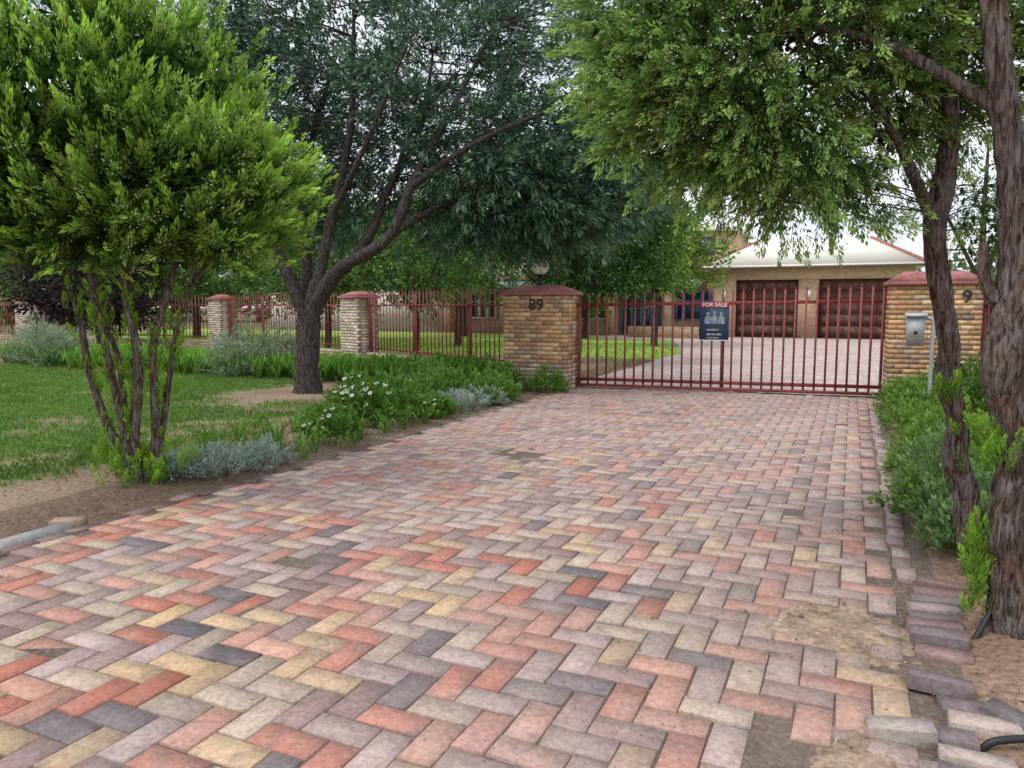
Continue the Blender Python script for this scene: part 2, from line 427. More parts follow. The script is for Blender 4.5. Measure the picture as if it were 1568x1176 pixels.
# grass blades -------------------------------------------------------------
acc = Acc()
P = []; 
for _ in range(56000):
    x = -5.6 - 14*rng.random()**1.5; y = 3.5 + 8.8*rng.random()
    if rng.random() < gmask(x, y)*1.15-.12: P.append((x, y, gh(x, y)))
P = np.array(P)
gn = np.array([noise.noise(Vector((p[0]*.8, p[1]*.8, 3))) for p in P])[:,None]
for rep in range(2):
    Q = P + rng.normal(size=P.shape)*[.03,.03,0]
    D = nrm(rng.normal(size=P.shape)*[.55,.55,0]+[0,0,1.])
    c = np.array([.105,.215,.045])*(1+.22*rng.normal(size=(len(P),1))+.35*gn) + rng.random((len(P),1))*np.array([.05,.035,.01])
    leafq(acc, Q, D, .035+.035*rng.random(len(P)), .013, np.clip(c,.01,1), .3)
acc.obj('lawn_grass', M_grass)
acc = Acc(); P = []
for _ in range(16000):
    x = -30 + 25*rng.random(); y = 14+16*rng.random()**1.3
    fy = 13.7 + max(0, (-6-x))*.5
    if y > fy and not (yard_in(x, y)): P.append((x, y, 0))
P = np.array(P); D = nrm(rng.normal(size=P.shape)*[.5,.5,0]+[0,0,1.])
leafq(acc, P, D, .08, .05, np.clip(np.array([.27,.42,.08])*(1+.2*rng.normal(size=(len(P),1))),.01,1), .4)
acc.obj('yard_grass', M_grass)

# litter -------------------------------------------------------------------
acc = Acc()
def lit(N, xf, yf, zf, L, Wd, c, flat=.2):
    P = np.zeros((N,3)); P[:,0] = xf(N); P[:,1] = yf(N); P[:,2] = [zf(a, b) for a, b in P[:,:2]]
    D = nrm(rng.normal(size=(N,3))*[1,1,flat])
    leafq(acc, P, D, L*(.5+rng.random(N)), Wd, np.clip(np.array(c)*(1+.4*rng.normal(size=(N,1))),.02,.6))
lit(3600, lambda N: -8+3.1*rng.random(N), lambda N: 2.5+9*rng.random(N), lambda a,b: gh(a,b)+.006, .026, .010, (.18,.125,.08))
lit(1700, lambda N: .5+1.4*rng.random(N), lambda N: 2+6*rng.random(N), lambda a,b: gh2(a,b)+.006, .026, .008, (.22,.14,.085))
lit(900, lambda N: .35-1.5*rng.random(N)**2.6, lambda N: 1.8+10*rng.random(N)**1.5, lambda a,b: .022, .018, .006, (.23,.155,.085), .08)
lit(420, lambda N: .3-5*rng.random(N), lambda N: 1.2+11*rng.random(N), lambda a,b: .022, .014, .006, (.16,.12,.07), .08)
lit(500, lambda N: -4.72+.5*rng.random(N)**2, lambda N: 2+10*rng.random(N), lambda a,b: .024, .018, .006, (.17,.12,.08), .08)
acc.obj('fallen_leaves', M_litter)
acc = Acc()
for _ in range(34):
    x, y = (-.9+1.0*rng.random(), 2.6+2.6*rng.random()) if _ < 8 else ((.6+.9*rng.random(), 2.4+2.5*rng.random()) if _ < 22 else (-5.6+.6*rng.random(), 3+3*rng.random()))
    z = .02 if x < .3 and x > -4.8 else .05
    r = .005+.008*rng.random()
    tube(acc, [(x-r,y,z),(x,y,z+r*.5),(x+r,y+r*.3,z)], [r*.2,r,r*.2], 6, 2, .3, (.2,.16,.13))
acc.obj('pebbles', M_litter)

# ------------------------------------------------------------------ pillars
def brick_pillar(name, cx, cy, w, d, h, yaw, cols, caph=.2):
    e = empty(name, (cx, cy, 0), yaw)
    acc = Acc()
    hw, hd = w/2, d/2
    box(acc, (-hw+.007,-hd+.007,-.05), (hw-.007,hd-.007,h-.002), (.24,.20,.16))
    ch = .0775; nC = int(h/ch); ch = h/nC
    cols = np.array(cols)
    for k in range(nC):
        z0 = k*ch+.0045; z1 = (k+1)*ch-.0045
        off = .11 if k % 2 else 0
        for side in range(4):
            Lh = hw if side in (0, 2) else hd
            full = (k % 2 == 0) == (side in (0, 2))
            a0, a1 = (-Lh, Lh) if full else (-Lh+.107, Lh-.107)
            x = a0 - off if full else a0
            while x < a1-.02:
                xa, xb = max(x, a0), min(x+.216, a1)
                if xb-xa > .03:
                    c = cols[rng.integers(len(cols))]*(1+.14*rng.normal())
                    if k < 6: c = c*.6 + np.array([.38,.35,.32])*.4*(1+.15*rng.normal())
                    c = np.clip(c, .05, .75); j = .0012*rng.normal()
                    if side == 0: box(acc, (xa,-hd+j,z0), (xb,-hd+.1,z1), c)
                    elif side == 2: box(acc, (xa,hd-.1,z0), (xb,hd+j,z1), c)
                    elif side == 1: box(acc, (hw-.1,xa,z0), (hw+j,xb,z1), c)
                    else: box(acc, (-hw+j,xa,z0), (-hw+.1,xb,z1), c)
                x += .225
    acc.obj('brickwork', M_pillar, e)
    acc = Acc()
    o = .05
    box(acc, (-hw-o,-hd-o,h), (hw+o,hd+o,h+.055), (1,1,1))
    i = min(hd, hw)*.75
    hexa(acc, [(-hw-o,-hd-o,h+.055),(hw+o,-hd-o,h+.055),(hw+o,hd+o,h+.055),(-hw-o,hd+o,h+.055)],
         [(-hw+i,-hd+i,h+caph),(hw-i,-hd+i,h+caph),(hw-i,hd-i,h+caph),(-hw+i,hd-i,h+caph)], (1,1,1))
    acc.obj('coping_cap', M_cap, e)
    return e
tan = [(.54,.34,.17),(.60,.40,.21),(.48,.29,.15),(.56,.43,.27),(.40,.23,.13),(.54,.31,.15),(.34,.23,.17)]
pale = [(.58,.50,.37),(.54,.45,.33),(.61,.54,.42),(.46,.38,.30)]
gp1 = brick_pillar('brick_gate_pillar', -5.365, 13.25, 1.27, .70, 1.74, 0, tan, .19)
gp2 = brick_pillar('brick_gate_pillar', 1.16, 13.75, 1.28, .55, 1.87, math.radians(4), tan, .22)
brick_pillar('brick_fence_pillar', -12.1, 16.8, .92, .62, 1.74, math.radians(-24), pale, .19)
brick_pillar('brick_fence_pillar', -20.1, 19.9, .92, .62, 1.74, math.radians(-20), pale, .19)
brick_pillar('brick_fence_pillar', -31.0, 20.2, .92, .62, 1.72, math.radians(0), pale, .19)

def text(s, name, size, loc, rot, mat, parent=None, ext=.006, off=0.0):
    cu = bpy.data.curves.new(name, 'FONT'); cu.body = s; cu.size = size; cu.extrude = ext; cu.align_x = 'CENTER'; cu.align_y = 'CENTER'; cu.offset = off
    o = bpy.data.objects.new(name, cu); COL.objects.link(o); o.location = loc; o.rotation_euler = rot; cu.materials.append(mat)
    if parent: o.parent = parent
    return o
text('89', 'house_number', .30, (.03, -.362, 1.56), (math.pi/2, 0, 0), M_black, gp1, .008, .002)
text('9', 'house_number', .28, (.42, -.29, 1.68), (math.pi/2, 0, 0), M_black, gp2, .008, .002)

# globe lamp
lamp = empty('globe_pillar_lamp', (-5.40, 13.25, 1.93))
acc = Acc()
tube(acc, [(0,0,-.02),(0,0,.03),(0,0,.06),(0,0,.14),(0,0,.17),(0,0,.20)], [.10,.09,.03,.03,.07,.09], 16, 3)
tube(acc, [(0,0,.505),(0,0,.52),(0,0,.55),(0,0,.575)], [.07,.05,.022,.004], 12, 3)
for k in range(6):
    th = k*math.pi/3
    pts = [(.169*math.cos(ph)*math.cos(th), .169*math.cos(ph)*math.sin(th), .355+.169*math.sin(ph)) for ph in np.linspace(-1.3, 1.3, 9)]
    tube(acc, pts, [.003]*9, 5, 1)
pts = [(.170*math.cos(t), .170*math.sin(t), .355) for t in np.linspace(0, 2*math.pi, 25)]
tube(acc, pts, [.0035]*25, 5, 1)
acc.obj('lamp_frame', M_black, lamp, True)
bpy.ops.mesh.primitive_uv_sphere_add(segments=32, ring_count=20, radius=.165)
gl = bpy.context.object; gl.name = 'glass_globe'; gl.parent = lamp; gl.location = (0,0,.355)
for p in gl.data.polygons: p.use_smooth = True
gl.data.materials.append(plain('opal_glass', (.93,.92,.89), .35, 0, 2, .02))

# ------------------------------------------------------------------ fences, gate
def picket(acc, x, z0, z1, w, y=0):
    h = w/2
    box(acc, (x-h,y-h,z0), (x+h,y+h,z1-.05), (1,1,1))
    hexa(acc, [(x-h,y-h,z1-.05),(x+h,y-h,z1-.05),(x+h,y+h,z1-.05),(x-h,y+h,z1-.05)], [(x-.002,y-.002,z1),(x+.002,y-.002,z1),(x+.002,y+.002,z1),(x-.002,y+.002,z1)], (1,1,1))
def fence(p0, p1, z0=.36, z1=1.93, sp=.17, w=.019, plinth=True):
    dx, dy = p1[0]-p0[0], p1[1]-p0[1]; L = math.hypot(dx, dy); yaw = math.atan2(dy, dx)
    e = empty('palisade_fence', (p0[0], p0[1], 0), yaw)
    acc = Acc(); n = int(L/sp)
    for k in range(n): picket(acc, (k+.5)*L/n, z0+.03, z1, w)
    for zr in (z0+.09, 1.56): box(acc, (0,.0125,zr-.02), (L,.045,zr+.02), (1,1,1))
    k = 0
    while k*2.4 < L:
        box(acc, (k*2.4+.03,.046,.1), (k*2.4+.08,.1,z1-.1), (1,1,1)); k += 1
    acc.obj('railings', M_maroon, e)
    if plinth:
        acc = Acc(); 
        for c in range(4):
            x = -.11*(c % 2)
            while x < L:
                cc = np.clip(np.array([.46,.34,.23])*(1+.15*rng.normal()), .1, .7)
                box(acc, (max(x,0),-.1,c*.08), (min(x+.215,L),.1,c*.08+.072), cc); x += .225
        box(acc, (0,-.09,-.05), (L,.09,.325), (.33,.3,.25))
        acc.obj('brick_plinth', M_pillar, e)
    return e
fence((-11.68, 16.6), (-6.05, 13.4))
fence((-19.7, 19.75), (-12.55, 16.98))
fence((-30.5, 20.2), (-20.55, 20.0))
fence((1.85, 13.8), (9.5, 14.3))
fence((-42, 20.2), (-31.5, 20.2))

g0 = (-4.72, 13.42); g1 = (.52, 14.02)
L = math.hypot(g1[0]-g0[0], g1[1]-g0[1]); yaw = math.atan2(g1[1]-g0[1], g1[0]-g0[0])
gate = empty('sliding_gate', (g0[0], g0[1], 0), yaw)
acc = Acc(); n = 31
zt = lambda x: 1.76 + .16*x/L
for k in range(n):
    x = .05 + k*(L-.1)/(n-1)
    picket(acc, x, .09, zt(x), .034)
def srail(acc, z0, z1, h, y0, y1):
    hexa(acc, [(0,y0,z0),(L,y0,z1),(L,y1,z1),(0,y1,z0)], [(0,y0,z0+h),(L,y0,z1+h),(L,y1,z1+h),(0,y1,z0+h)], (1,1,1))
srail(acc, 1.53, 1.60, .06, .018, .055); srail(acc, .14, .15, .06, .018, .055)
srail(acc, .04, .04, .05, -.03, .03)
for x in (.02, L*.5, L-.06): box(acc, (x,.056,.05), (x+.045,.09,1.6), (1,1,1))
acc.obj('gate_bars', M_maroon, gate)
acc = Acc()
for x in (.7, L-.8):
    tube(acc, [(x,-.02,.045),(x,.02,.045)], [.045,.045], 14, 1)
box(acc, (-.1,-.012,0.0), (L+.1,.012,.02), (.3,.3,.3))
acc.obj('gate_wheels_and_track', M_black, gate)

# for sale sign on gate
sx = 2.50
sign = empty('for_sale_sign', (g0[0]+math.cos(yaw)*sx, g0[1]+math.sin(yaw)*sx, 1.27), yaw)
def pbox(name, mn, mx, mat, parent):
    a = Acc(); box(a, mn, mx, (1,1,1)); return a.obj(name, mat, parent)
pbox('board', (-.25,-.040,-.34), (.25,-.032,.34), plain('sign_blue', (.035,.065,.11), .4, 0, 5, .3), sign)
pbox('red_band', (-.25,-.043,.245), (.25,-.0402,.34), plain('sign_red', (.45,.05,.06), .4), sign)
pbox('lower_rule', (-.25,-.043,-.34), (.25,-.0402,-.325), M_white, sign)
text('FOR SALE', 'heading', .10, (0,-.046,.292), (math.pi/2,0,0), M_white, sign, .001, .001)
text('089 000 0000', 'phone_line', .045, (0,-.044,-.23), (math.pi/2,0,0), M_white, sign, .001)
text('PROPERTY', 'agency_line', .045, (-.02,-.044,-.15), (math.pi/2,0,0), M_white, sign, .001)
text('contact agent', 'small_line', .035, (-.02,-.044,-.285), (math.pi/2,0,0), M_white, sign, .001)
acc = Acc()
for (px, s) in ((-.11, .9), (.0, 1.05), (.12, .95)):
    tube(acc, [(px,-.044,-.07),(px,-.044,.05*s),(px,-.044,.075*s)], [.06,.055,.01], 8, 2)
    tube(acc, [(px,-.046,.08*s),(px,-.046,.12*s),(px,-.046,.15*s)], [.012,.034,.008], 8, 2)
acc.V = [np.array([[v[0], -.0425+(v[1]+.044)*.02, v[2]+.03] for v in a]) for a in acc.V]
acc.obj('portrait_print', plain('print_grey', (.26,.30,.34), .5, 0, 30, .6), sign)

# intercom post
ic = empty('intercom_post', (.93, 10.8, 0))
acc = Acc()
tube(acc, [(0,0,0),(0,0,.5),(0,0,1.0),(0,0,1.3),(-.02,0,1.38),(-.1,0,1.39),(-.17,0,1.36)], [.022]*7, 10, 5)
tube(acc, [(0,0,0),(0,0,.015)], [.06,.06], 12, 1)
acc.obj('post', M_metalgrey, ic, True)
acc = Acc()
box(acc, (-.30,-.05,1.04), (-.09,.05,1.41), (1,1,1)); 
hexa(acc, [(-.32,-.09,1.412),(-.07,-.09,1.412),(-.07,.06,1.412),(-.32,.06,1.412)], [(-.32,-.09,1.43),(-.07,-.09,1.43),(-.07,.06,1.46),(-.32,.06,1.46)], (1,1,1))
acc.obj('box_housing', M_metalgrey, ic)
acc = Acc(); box(acc, (-.27,-.055,1.16), (-.12,-.0505,1.37), (1,1,1)); acc.obj('speaker_panel', plain('panel', (.45,.46,.45), .4), ic)
acc = Acc(); box(acc, (-.215,-.060,1.19), (-.175,-.0555,1.23), (1,1,1)); acc.obj('call_button', M_black, ic)

for (x, y, dx, dy, dz) in ((.60, 3.95, .09, .12, .13), (.52, 2.95, .14, .03, .02)):
    acc = Acc(); tube(acc, [(x-dx*.3,y-dy*.3,.0),(x,y,.04),(x+dx,y+dy,.05+dz)], [.014]*3, 10, 4)
    tube(acc, [(x+dx*.8,y+dy*.8,.05+dz*.8),(x+dx,y+dy,.05+dz)], [.02,.02], 10, 1)
    acc.obj('irrigation_pipe', M_black, smooth=True)

# ------------------------------------------------------------------ house
house = empty('brick_house', (0, 38.5, 0))
M_hb = brickwall_mat('house_brick', (.56,.38,.20), (.36,.22,.12), (.50,.44,.36))
M_door = plain('brown_door', (.11,.050,.036), .5, 0, 2, .2)
M_cream = plain('cream_roof', (.80,.76,.66), .6, 0, .6, .08)
M_tile = plain('roof_tile', (.33,.13,.09), .8, 0, 6, .3)
M_blue = plain('blue_frame', (.12,.22,.38), .5)
M_glass = plain('window_glass', (.05,.07,.09), .08, 0, 2, .2, .8)
M_plaster = plain('plaster', (.62,.60,.55), .8)
def hb(name, mn, mx, mat): return pbox(name, mn, mx, mat, house)
hb('garage_column_a', (-6.4,0,0), (-5.3,.6,2.8), M_hb); hb('garage_column_b', (-2.4,0,0), (-1.5,.6,2.8), M_hb); hb('garage_column_c', (1.6,0,0), (2.5,.6,2.8), M_hb)
hb('garage_lintel', (-6.4,-.003,2.8), (2.5,.6,3.3), M_hb)
hb('garage_body', (-6.38,.602,0), (2.48,8,3.29), M_hb)
for (x0, x1, nm) in ((-5.3,-2.4,'a'), (-1.5,1.6,'b')):
    a = Acc()
    for r in range(5):
        z0 = .03+r*.554
        box(a, (x0+.002,.30,z0), (x1-.002,.35,z0+.545), (1,1,1))
        nP = 5; w = (x1-x0)/nP
        for c in range(nP): box(a, (x0+c*w+.08,.28,z0+.08), (x0+(c+1)*w-.08,.2995,z0+.46), (1,1,1))
    a.obj('garage_door_'+nm, M_door, house)
for (x, nm) in ((-5.85,'a'), (-1.95,'b'), (2.05,'c')):
    hb('wall_lantern_'+nm, (x-.1,-.14,1.95), (x+.1,-.004,2.25), M_white)
def hip(name, x0, x1, y0, y1, z0, z1, inset, mat, th=.16):
    a = Acc(); ym = (y0+y1)/2
    box(a, (x0,y0,z0-th), (x1,y1,z0), (1,1,1))
    hexa(a, [(x0,y0,z0+.001),(x1,y0,z0+.001),(x1,y1,z0+.001),(x0,y1,z0+.001)], [(x0+inset,ym-.05,z1),(x1-inset,ym-.05,z1),(x1-inset,ym+.05,z1),(x0+inset,ym+.05,z1)], (1,1,1))
    return a.obj(name, mat, house)
hip('garage_roof', -6.9, 2.9, -.5, 8.5, 3.48, 4.95, 2.2, M_cream)
a = Acc()
for (p, q) in (((-4.7,4.0,4.97),(.7,4.0,4.97)), ((.7,4.0,4.97),(2.9,-.5,3.5)), ((-4.7,4.0,4.97),(-6.9,-.5,3.5))): tube(a, [p, q], [.09,.09], 8, 2)
a.obj('ridge_tiles', M_tile, house)
hb('garage_gutter', (-6.95,-.62,3.30), (2.95,-.502,3.40), plain('gutter', (.16,.09,.07), .6))
hb('wing_wall', (-22,1.0,0), (-6.402,9,2.7), M_hb)
hip('wing_roof', -22.6, -6.95, -.1, 9.6, 2.86, 4.3, 3.0, plain('wing_roof_sheet', (.40,.27,.23), .7, 0, 3, .2))
for (x, nm) in ((-11.7,'a'), (-8.7,'b'), (-14.9,'c'), (-18,'d'), (-21.5,'e')):
    hb('verandah_column_'+nm, (x-.22,0,0), (x+.22,.45,2.69), M_hb)
hb('verandah_fascia', (-22.6,-.2,2.52), (-6.95,-.102,2.86), plain('pale_fascia', (.50,.58,.66), .6))
for (x0, x1, z0, z1, nm) in ((-11.3,-9.2,.02,2.3,'a'), (-8.4,-6.7,.8,2.3,'b'), (-14.4,-12.2,.8,2.3,'c'), (-17.6,-15.4,.8,2.3,'d'), (-21,-18.8,.8,2.3,'e')):
    hb('window_glass_'+nm, (x0,.95,z0), (x1,.995,z1), M_glass)
    a = Acc(); nB = 4
    for k in range(nB+1):
        x = x0 + (x1-x0)*k/nB; box(a, (x-.06,.88,z0), (x+.06,.945,z1), (1,1,1))
    for z in (z0, (z0+z1)/2+.2, z1-.08): box(a, (x0+.07,.89,z), (x1-.07,.94,z+.08), (1,1,1))
    a.obj('window_frame_'+nm, M_blue if nm in 'ab' else M_white, house)
hb('garden_wall', (-10.0,-2.6,0), (-6.6,-2.4,.55), M_hb)
hb('upper_storey', (-9.6,4,2.72), (-6.0,10,5.6), M_hb)
hb('upper_window', (-8.3,3.95,4.3), (-7.0,3.998,5.3), M_glass)
hb('upper_roof_slab', (-9.9,3.7,5.6), (-5.7,10.3,5.8), M_cream)
hb('rear_wall', (-36,1.5,0), (-22.7,1.8,2.4), M_plaster)

# ------------------------------------------------------------------ trees
def tree(name, base, mains, targets, sig, nspray, leafp, barkcol, mat=M_leaf, subr=.022, droop=0.0, up=0.3, extra=None, wob=.15, per_branch=.5, sides=9, ridge=0, out=.6, core=None, coref=1.0):
    e = empty(name, (0,0,0))
    acc = Acc(); nodes = []
    sb = 14 if sides > 14 else 6
    for pts, rad in mains:
        wp = [LP(base, *p) for p in pts]
        big = rad[0] > .05
        tube(acc, wp, rad, sides if big else 9, sb if big else 6, wob, barkcol, ridge if big else ridge*.5)
        P, R = catmull(wp, rad, 6)
        nodes += [(np.array(p), r) for p, r in zip(P, R) if r < rad[0]*1.1 and p.z > .35*max(q[2] for q in pts)]
    NP = np.array([n[0] for n in nodes]); fol = Acc()
    allP = []; allT = []
    cen = targets.mean(0)
    for t in targets:
        d = NP - t; dd = np.linalg.norm(d, axis=1) + np.clip(NP[:,2]-t[2]+.1, 0, None)*.6
        i = dd.argmin(); s = NP[i]; l = np.linalg.norm(t-s)
        mid = (s+t)/2 + np.array([0,0,.04*l]) + rng.normal(size=3)*.10*l
        r = min(subr*(.35+l*.35), nodes[i][1]*.7)
        tube(acc, [s, mid, t], [r, r*.65, r*.25], 5, 4, 0, barkcol)
        n = max(4, int(nspray*(.6+.8*rng.random())))
        m = int(n*per_branch*.5)
        off = rng.normal(size=(n,3))*sig
        Pn = t + off
        if m:
            q = .35+.65*rng.random((m,1)); Pn[:m] = mid*(1-q)+t*q + rng.normal(size=(m,3))*np.array(sig)*.6
        o = nrm(Pn - cen)*out + nrm(off)*.5 + np.array([0,0,up-droop]) + rng.normal(size=(n,3))*.25
        allP.append(Pn); allT.append(nrm(o))
        if rng.random() < .6:
            k = rng.integers(n); tube(acc, [t, (t+Pn[k])/2+rng.normal(size=3)*.03, Pn[k]], [r*.3, r*.2, r*.1], 4, 2, 0, barkcol)
    P = np.concatenate(allP); T = np.concatenate(allT)
    clump = np.array([noise.noise(Vector(p*np.array(leafp.get('cf',.9)))) for p in P])[:,None]
    c = np.array(leafp['col'])*(1+.6*clump)
    sprays(fol, P, T, leafp['len']*(.7+.6*rng.random(len(P))), leafp['k'], leafp['spread'], leafp['L'], leafp['W'], c, leafp['tip'], leafp.get('jit',.15), leafp.get('open',.7), leafp.get('curl',0))
    if core:   # larger, darker fill leaves inside the crown
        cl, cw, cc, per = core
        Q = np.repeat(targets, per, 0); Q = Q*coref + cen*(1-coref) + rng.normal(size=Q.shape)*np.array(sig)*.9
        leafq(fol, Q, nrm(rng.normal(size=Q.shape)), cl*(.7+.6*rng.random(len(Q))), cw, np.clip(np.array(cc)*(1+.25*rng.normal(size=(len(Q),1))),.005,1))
    if extra: extra(acc, fol, P, T)
    acc.obj('trunk_and_limbs', M_bark, e, True)
    fol.obj('foliage', mat, e)
    return e
def tg(base, ells):
    out = []
    for (a, b, z, ra, rb, rz, n, sh) in ells:
        d = nrm(rng.normal(size=(n,3))); rr = (sh**3+(1-sh**3)*rng.random((n,1)))**(1/3)
        q = d*rr*np.array([ra, rb, rz])
        for v in q: out.append(LP(base, a+v[0], b+v[1], z+v[2]))
    return np.array(out)

# --- left thuja (multi-stemmed, dense dome of upright plumes)
b1 = (-5.53, 4.47)
barkp = (.150,.118,.100)
mains = []
for (a1, z1, a2, z2, a3, z3, bb, r) in [(-.30,.55,-.50,1.45,-.75,2.0,.1,.034), (-.14,.8,-.30,1.9,-.4,2.8,-.1,.03), (-.05,.8,-.12,1.7,-.05,3.1,.15,.035),
        (.05,.75,.02,1.6,.10,2.9,-.12,.032), (.14,.75,.30,1.7,.5,2.5,.05,.036), (.22,.85,.45,1.75,.8,2.3,.2,.026), (-.2,.7,-.45,1.5,-1.0,2.2,.3,.028)]:
    j = rng.normal()*.03
    mains.append(([(a1*.25, bb*.3, 0), (a1*.6+j, bb*.4, z1*.5), (a1, bb*.6, z1), ((a1+a2)/2-j*1.4, bb*.8, (z1+z2)/2), (a2, bb, z2), (a3, bb*2.5, z3)], [r*1.3, r*1.1, r, r*.9, r*.8, r*.35]))
def thuja_extra(acc, fol, P, T):
    k = rng.random(len(P)) < .26
    Q = P[k] + T[k]*.15
    n = 12
    C = np.repeat(Q, n, 0) + rng.normal(size=(len(Q)*n,3))*.038
    leafq(fol, C, nrm(rng.normal(size=C.shape)), .020, .016, np.clip(np.array([.46,.54,.38])*(1+.15*rng.normal(size=(len(C),1))),.05,.8), .5)
    S = []; 
    for _ in range(85):
        a = rng.normal()*.16; b = rng.normal()*.12; z = abs(rng.normal())*.14
        S.append(LP(b1, a, b, z))
    for _ in range(120):
        z = .3+1.3*rng.random()**.8; m = mains[rng.integers(len(mains))][0]
        i = max(q for q in range(len(m)-1) if m[q][2] <= z); t = (z-m[i][2])/(m[i+1][2]-m[i][2])
        S.append(LP(b1, m[i][0]+(m[i+1][0]-m[i][0])*t+rng.normal()*.03, m[i][1]+(m[i+1][1]-m[i][1])*t, z))
    S = np.array(S); D = nrm(rng.normal(size=S.shape)*[.3,.3,0]+[0,0,1.])
    sprays(fol, S, D, .12+.14*rng.random(len(S)), 80, .15, .034, .008, (.12,.23,.035), (.30,.50,.06), .12, .5)
t1 = tg(b1, [(-.22,0,3.00,1.16,1.10,1.04,215,.90), (.66,0,2.45,.76,.8,.52,105,.78), (-.95,0,2.5,.98,.85,.55,90,.75), (-.1,0,2.45,.95,.9,.6,55,.5), (.0,-.2,2.05,.9,.6,.18,30,0)])
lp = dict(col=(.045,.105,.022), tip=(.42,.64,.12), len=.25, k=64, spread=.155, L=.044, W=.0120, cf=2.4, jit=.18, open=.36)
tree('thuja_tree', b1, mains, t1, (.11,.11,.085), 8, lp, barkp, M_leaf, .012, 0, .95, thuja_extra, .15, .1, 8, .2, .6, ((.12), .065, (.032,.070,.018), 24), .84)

# --- dark tree behind
b2 = (-8.6, 10.4)
barkd = (.085,.073,.066)
mains = [([(0,0,0),(-.01,0,.5),(.03,0,1.0),(.04,0,1.5)], [.27,.21,.20,.19]),
 ([(.06,0,1.35),(.57,-.2,2.1),(1.48,-.3,2.66),(1.93,-.4,3.57),(2.6,-.3,4.8),(3.3,0,6.2)], [.14,.11,.09,.075,.05,.02]),
 ([(.08,0,1.35),(.45,.2,2.0),(1.02,.3,2.66),(1.36,.5,3.57),(1.93,.6,4.6),(2.16,.8,6.0)], [.13,.10,.085,.07,.05,.02]),
 ([(.03,0,1.4),(.25,.1,2.2),(.45,.2,3.1),(.85,0,4.6),(1.0,-.3,6.4)], [.13,.10,.085,.06,.02]),
 ([(0,0,1.35),(-.45,0,2.55),(-.8,.3,4.0),(-1.1,.4,6.2)], [.12,.09,.07,.02]),
 ([(0,.05,1.35),(-.1,.5,2.4),(-.2,1.0,4.0),(.2,1.6,6.0)], [.12,.09,.07,.02]),
 ([(1.2,-.25,2.5),(2.4,.2,3.3),(3.6,.4,3.55),(4.9,.6,3.8)], [.06,.05,.035,.012]),
 ([(1.9,-.4,3.5),(3.0,-.9,4.1),(4.2,-1.0,4.6)], [.06,.04,.015]),
 ([(1.5,.5,3.8),(1.9,.2,4.6),(2.7,-.2,5.4)], [.045,.035,.012]),
 ([(.45,.2,3.1),(1.3,-.8,4.2),(2.0,-1.4,5.4)], [.05,.04,.015])]
t2 = tg(b2, [(2.3,.8,5.8,3.5,2.2,1.7,116,.3), (1.2,1.3,4.2,2.4,1.0,.9,24,.3), (4.0,.6,4.0,2.0,1.5,.9,74,.2), (4.9,.6,3.3,1.2,1.0,.6,34,0), (-.9,.6,5.2,1.3,1.5,1.6,34,.2), (3.0,.9,3.05,1.5,.9,.5,26,0), (.2,1.2,3.4,1.4,.8,.6,12,0)])
lp = dict(col=(.042,.095,.058), tip=(.115,.21,.115), len=.34, k=18, spread=.22, L=.125, W=.030, cf=.9, jit=.22, open=.9, curl=.12)
tree('shade_tree', b2, mains, t2, (.29,.29,.21), 24, lp, barkd, M_leafdark, .03, .2, .3, None, .12, .6, 12, .15)

# --- right-hand thuja pair overhanging the drive
b3 = (.73, 4.05)
bk3 = (.150,.118,.102)
def toL(px, py): 
    d = np.array([px-b3[0], py-b3[1], 0]); return float(d@Rv), float(d@Fv)
oa, ob = toL(.72, 4.9)
mains = [([(.03,0,-.05),(.01,0,.25),(-.02,.0,.55),(.0,.0,.84),(-.06,.02,1.1),(-.10,.02,1.27),(-.04,.05,1.55),(-.05,.05,1.76),(-.08,.08,2.2),(-.17,.1,2.7),(-.22,.2,3.5),(-.2,.3,4.4)], [.125,.10,.088,.092,.078,.088,.09,.07,.06,.052,.04,.02]),
 ([(oa+.03,ob,-.05),(oa-.08,ob,.25),(oa-.10,ob,.49),(oa-.17,ob,.7),(oa-.17,ob,.89),(oa-.25,ob,1.15),(oa-.25,ob,1.36),(oa-.345,ob,1.8),(oa-.36,ob,2.05),(oa-.31,ob,2.4),(oa-.33,ob,2.7),(oa-.29,ob,3.3),(oa-.2,ob,4.2)], [.08,.064,.058,.062,.054,.058,.052,.056,.06,.046,.044,.035,.02]),
 ([(oa-.35,ob,1.95),(oa-.47,ob,2.2),(oa-.66,ob-.05,2.5),(oa-.95,ob-.1,2.8),(oa-1.3,ob-.1,3.0)], [.038,.032,.026,.02,.010]),
 ([(-.1,.1,2.4),(-.5,.4,2.8),(-.9,.7,3.0),(-1.5,.9,2.95)], [.032,.024,.018,.010]),
 ([(oa-.33,ob,2.6),(-.4,ob+.1,2.85),(-.9,ob+.1,2.75),(-1.5,ob+.1,2.9)], [.03,.024,.018,.008]),
 ([(oa-.62,ob,2.45),(-.6,ob,2.5),(-.85,ob,2.3)], [.02,.015,.008]),
 ([(-.06,.05,1.75),(.12,-.1,2.1),(.3,-.2,2.6),(.5,-.2,3.2)], [.045,.04,.03,.015]),
 ([(-.02,.05,1.5),(-.17,.05,1.62),(-.2,.05,1.83)], [.035,.028,.02])]
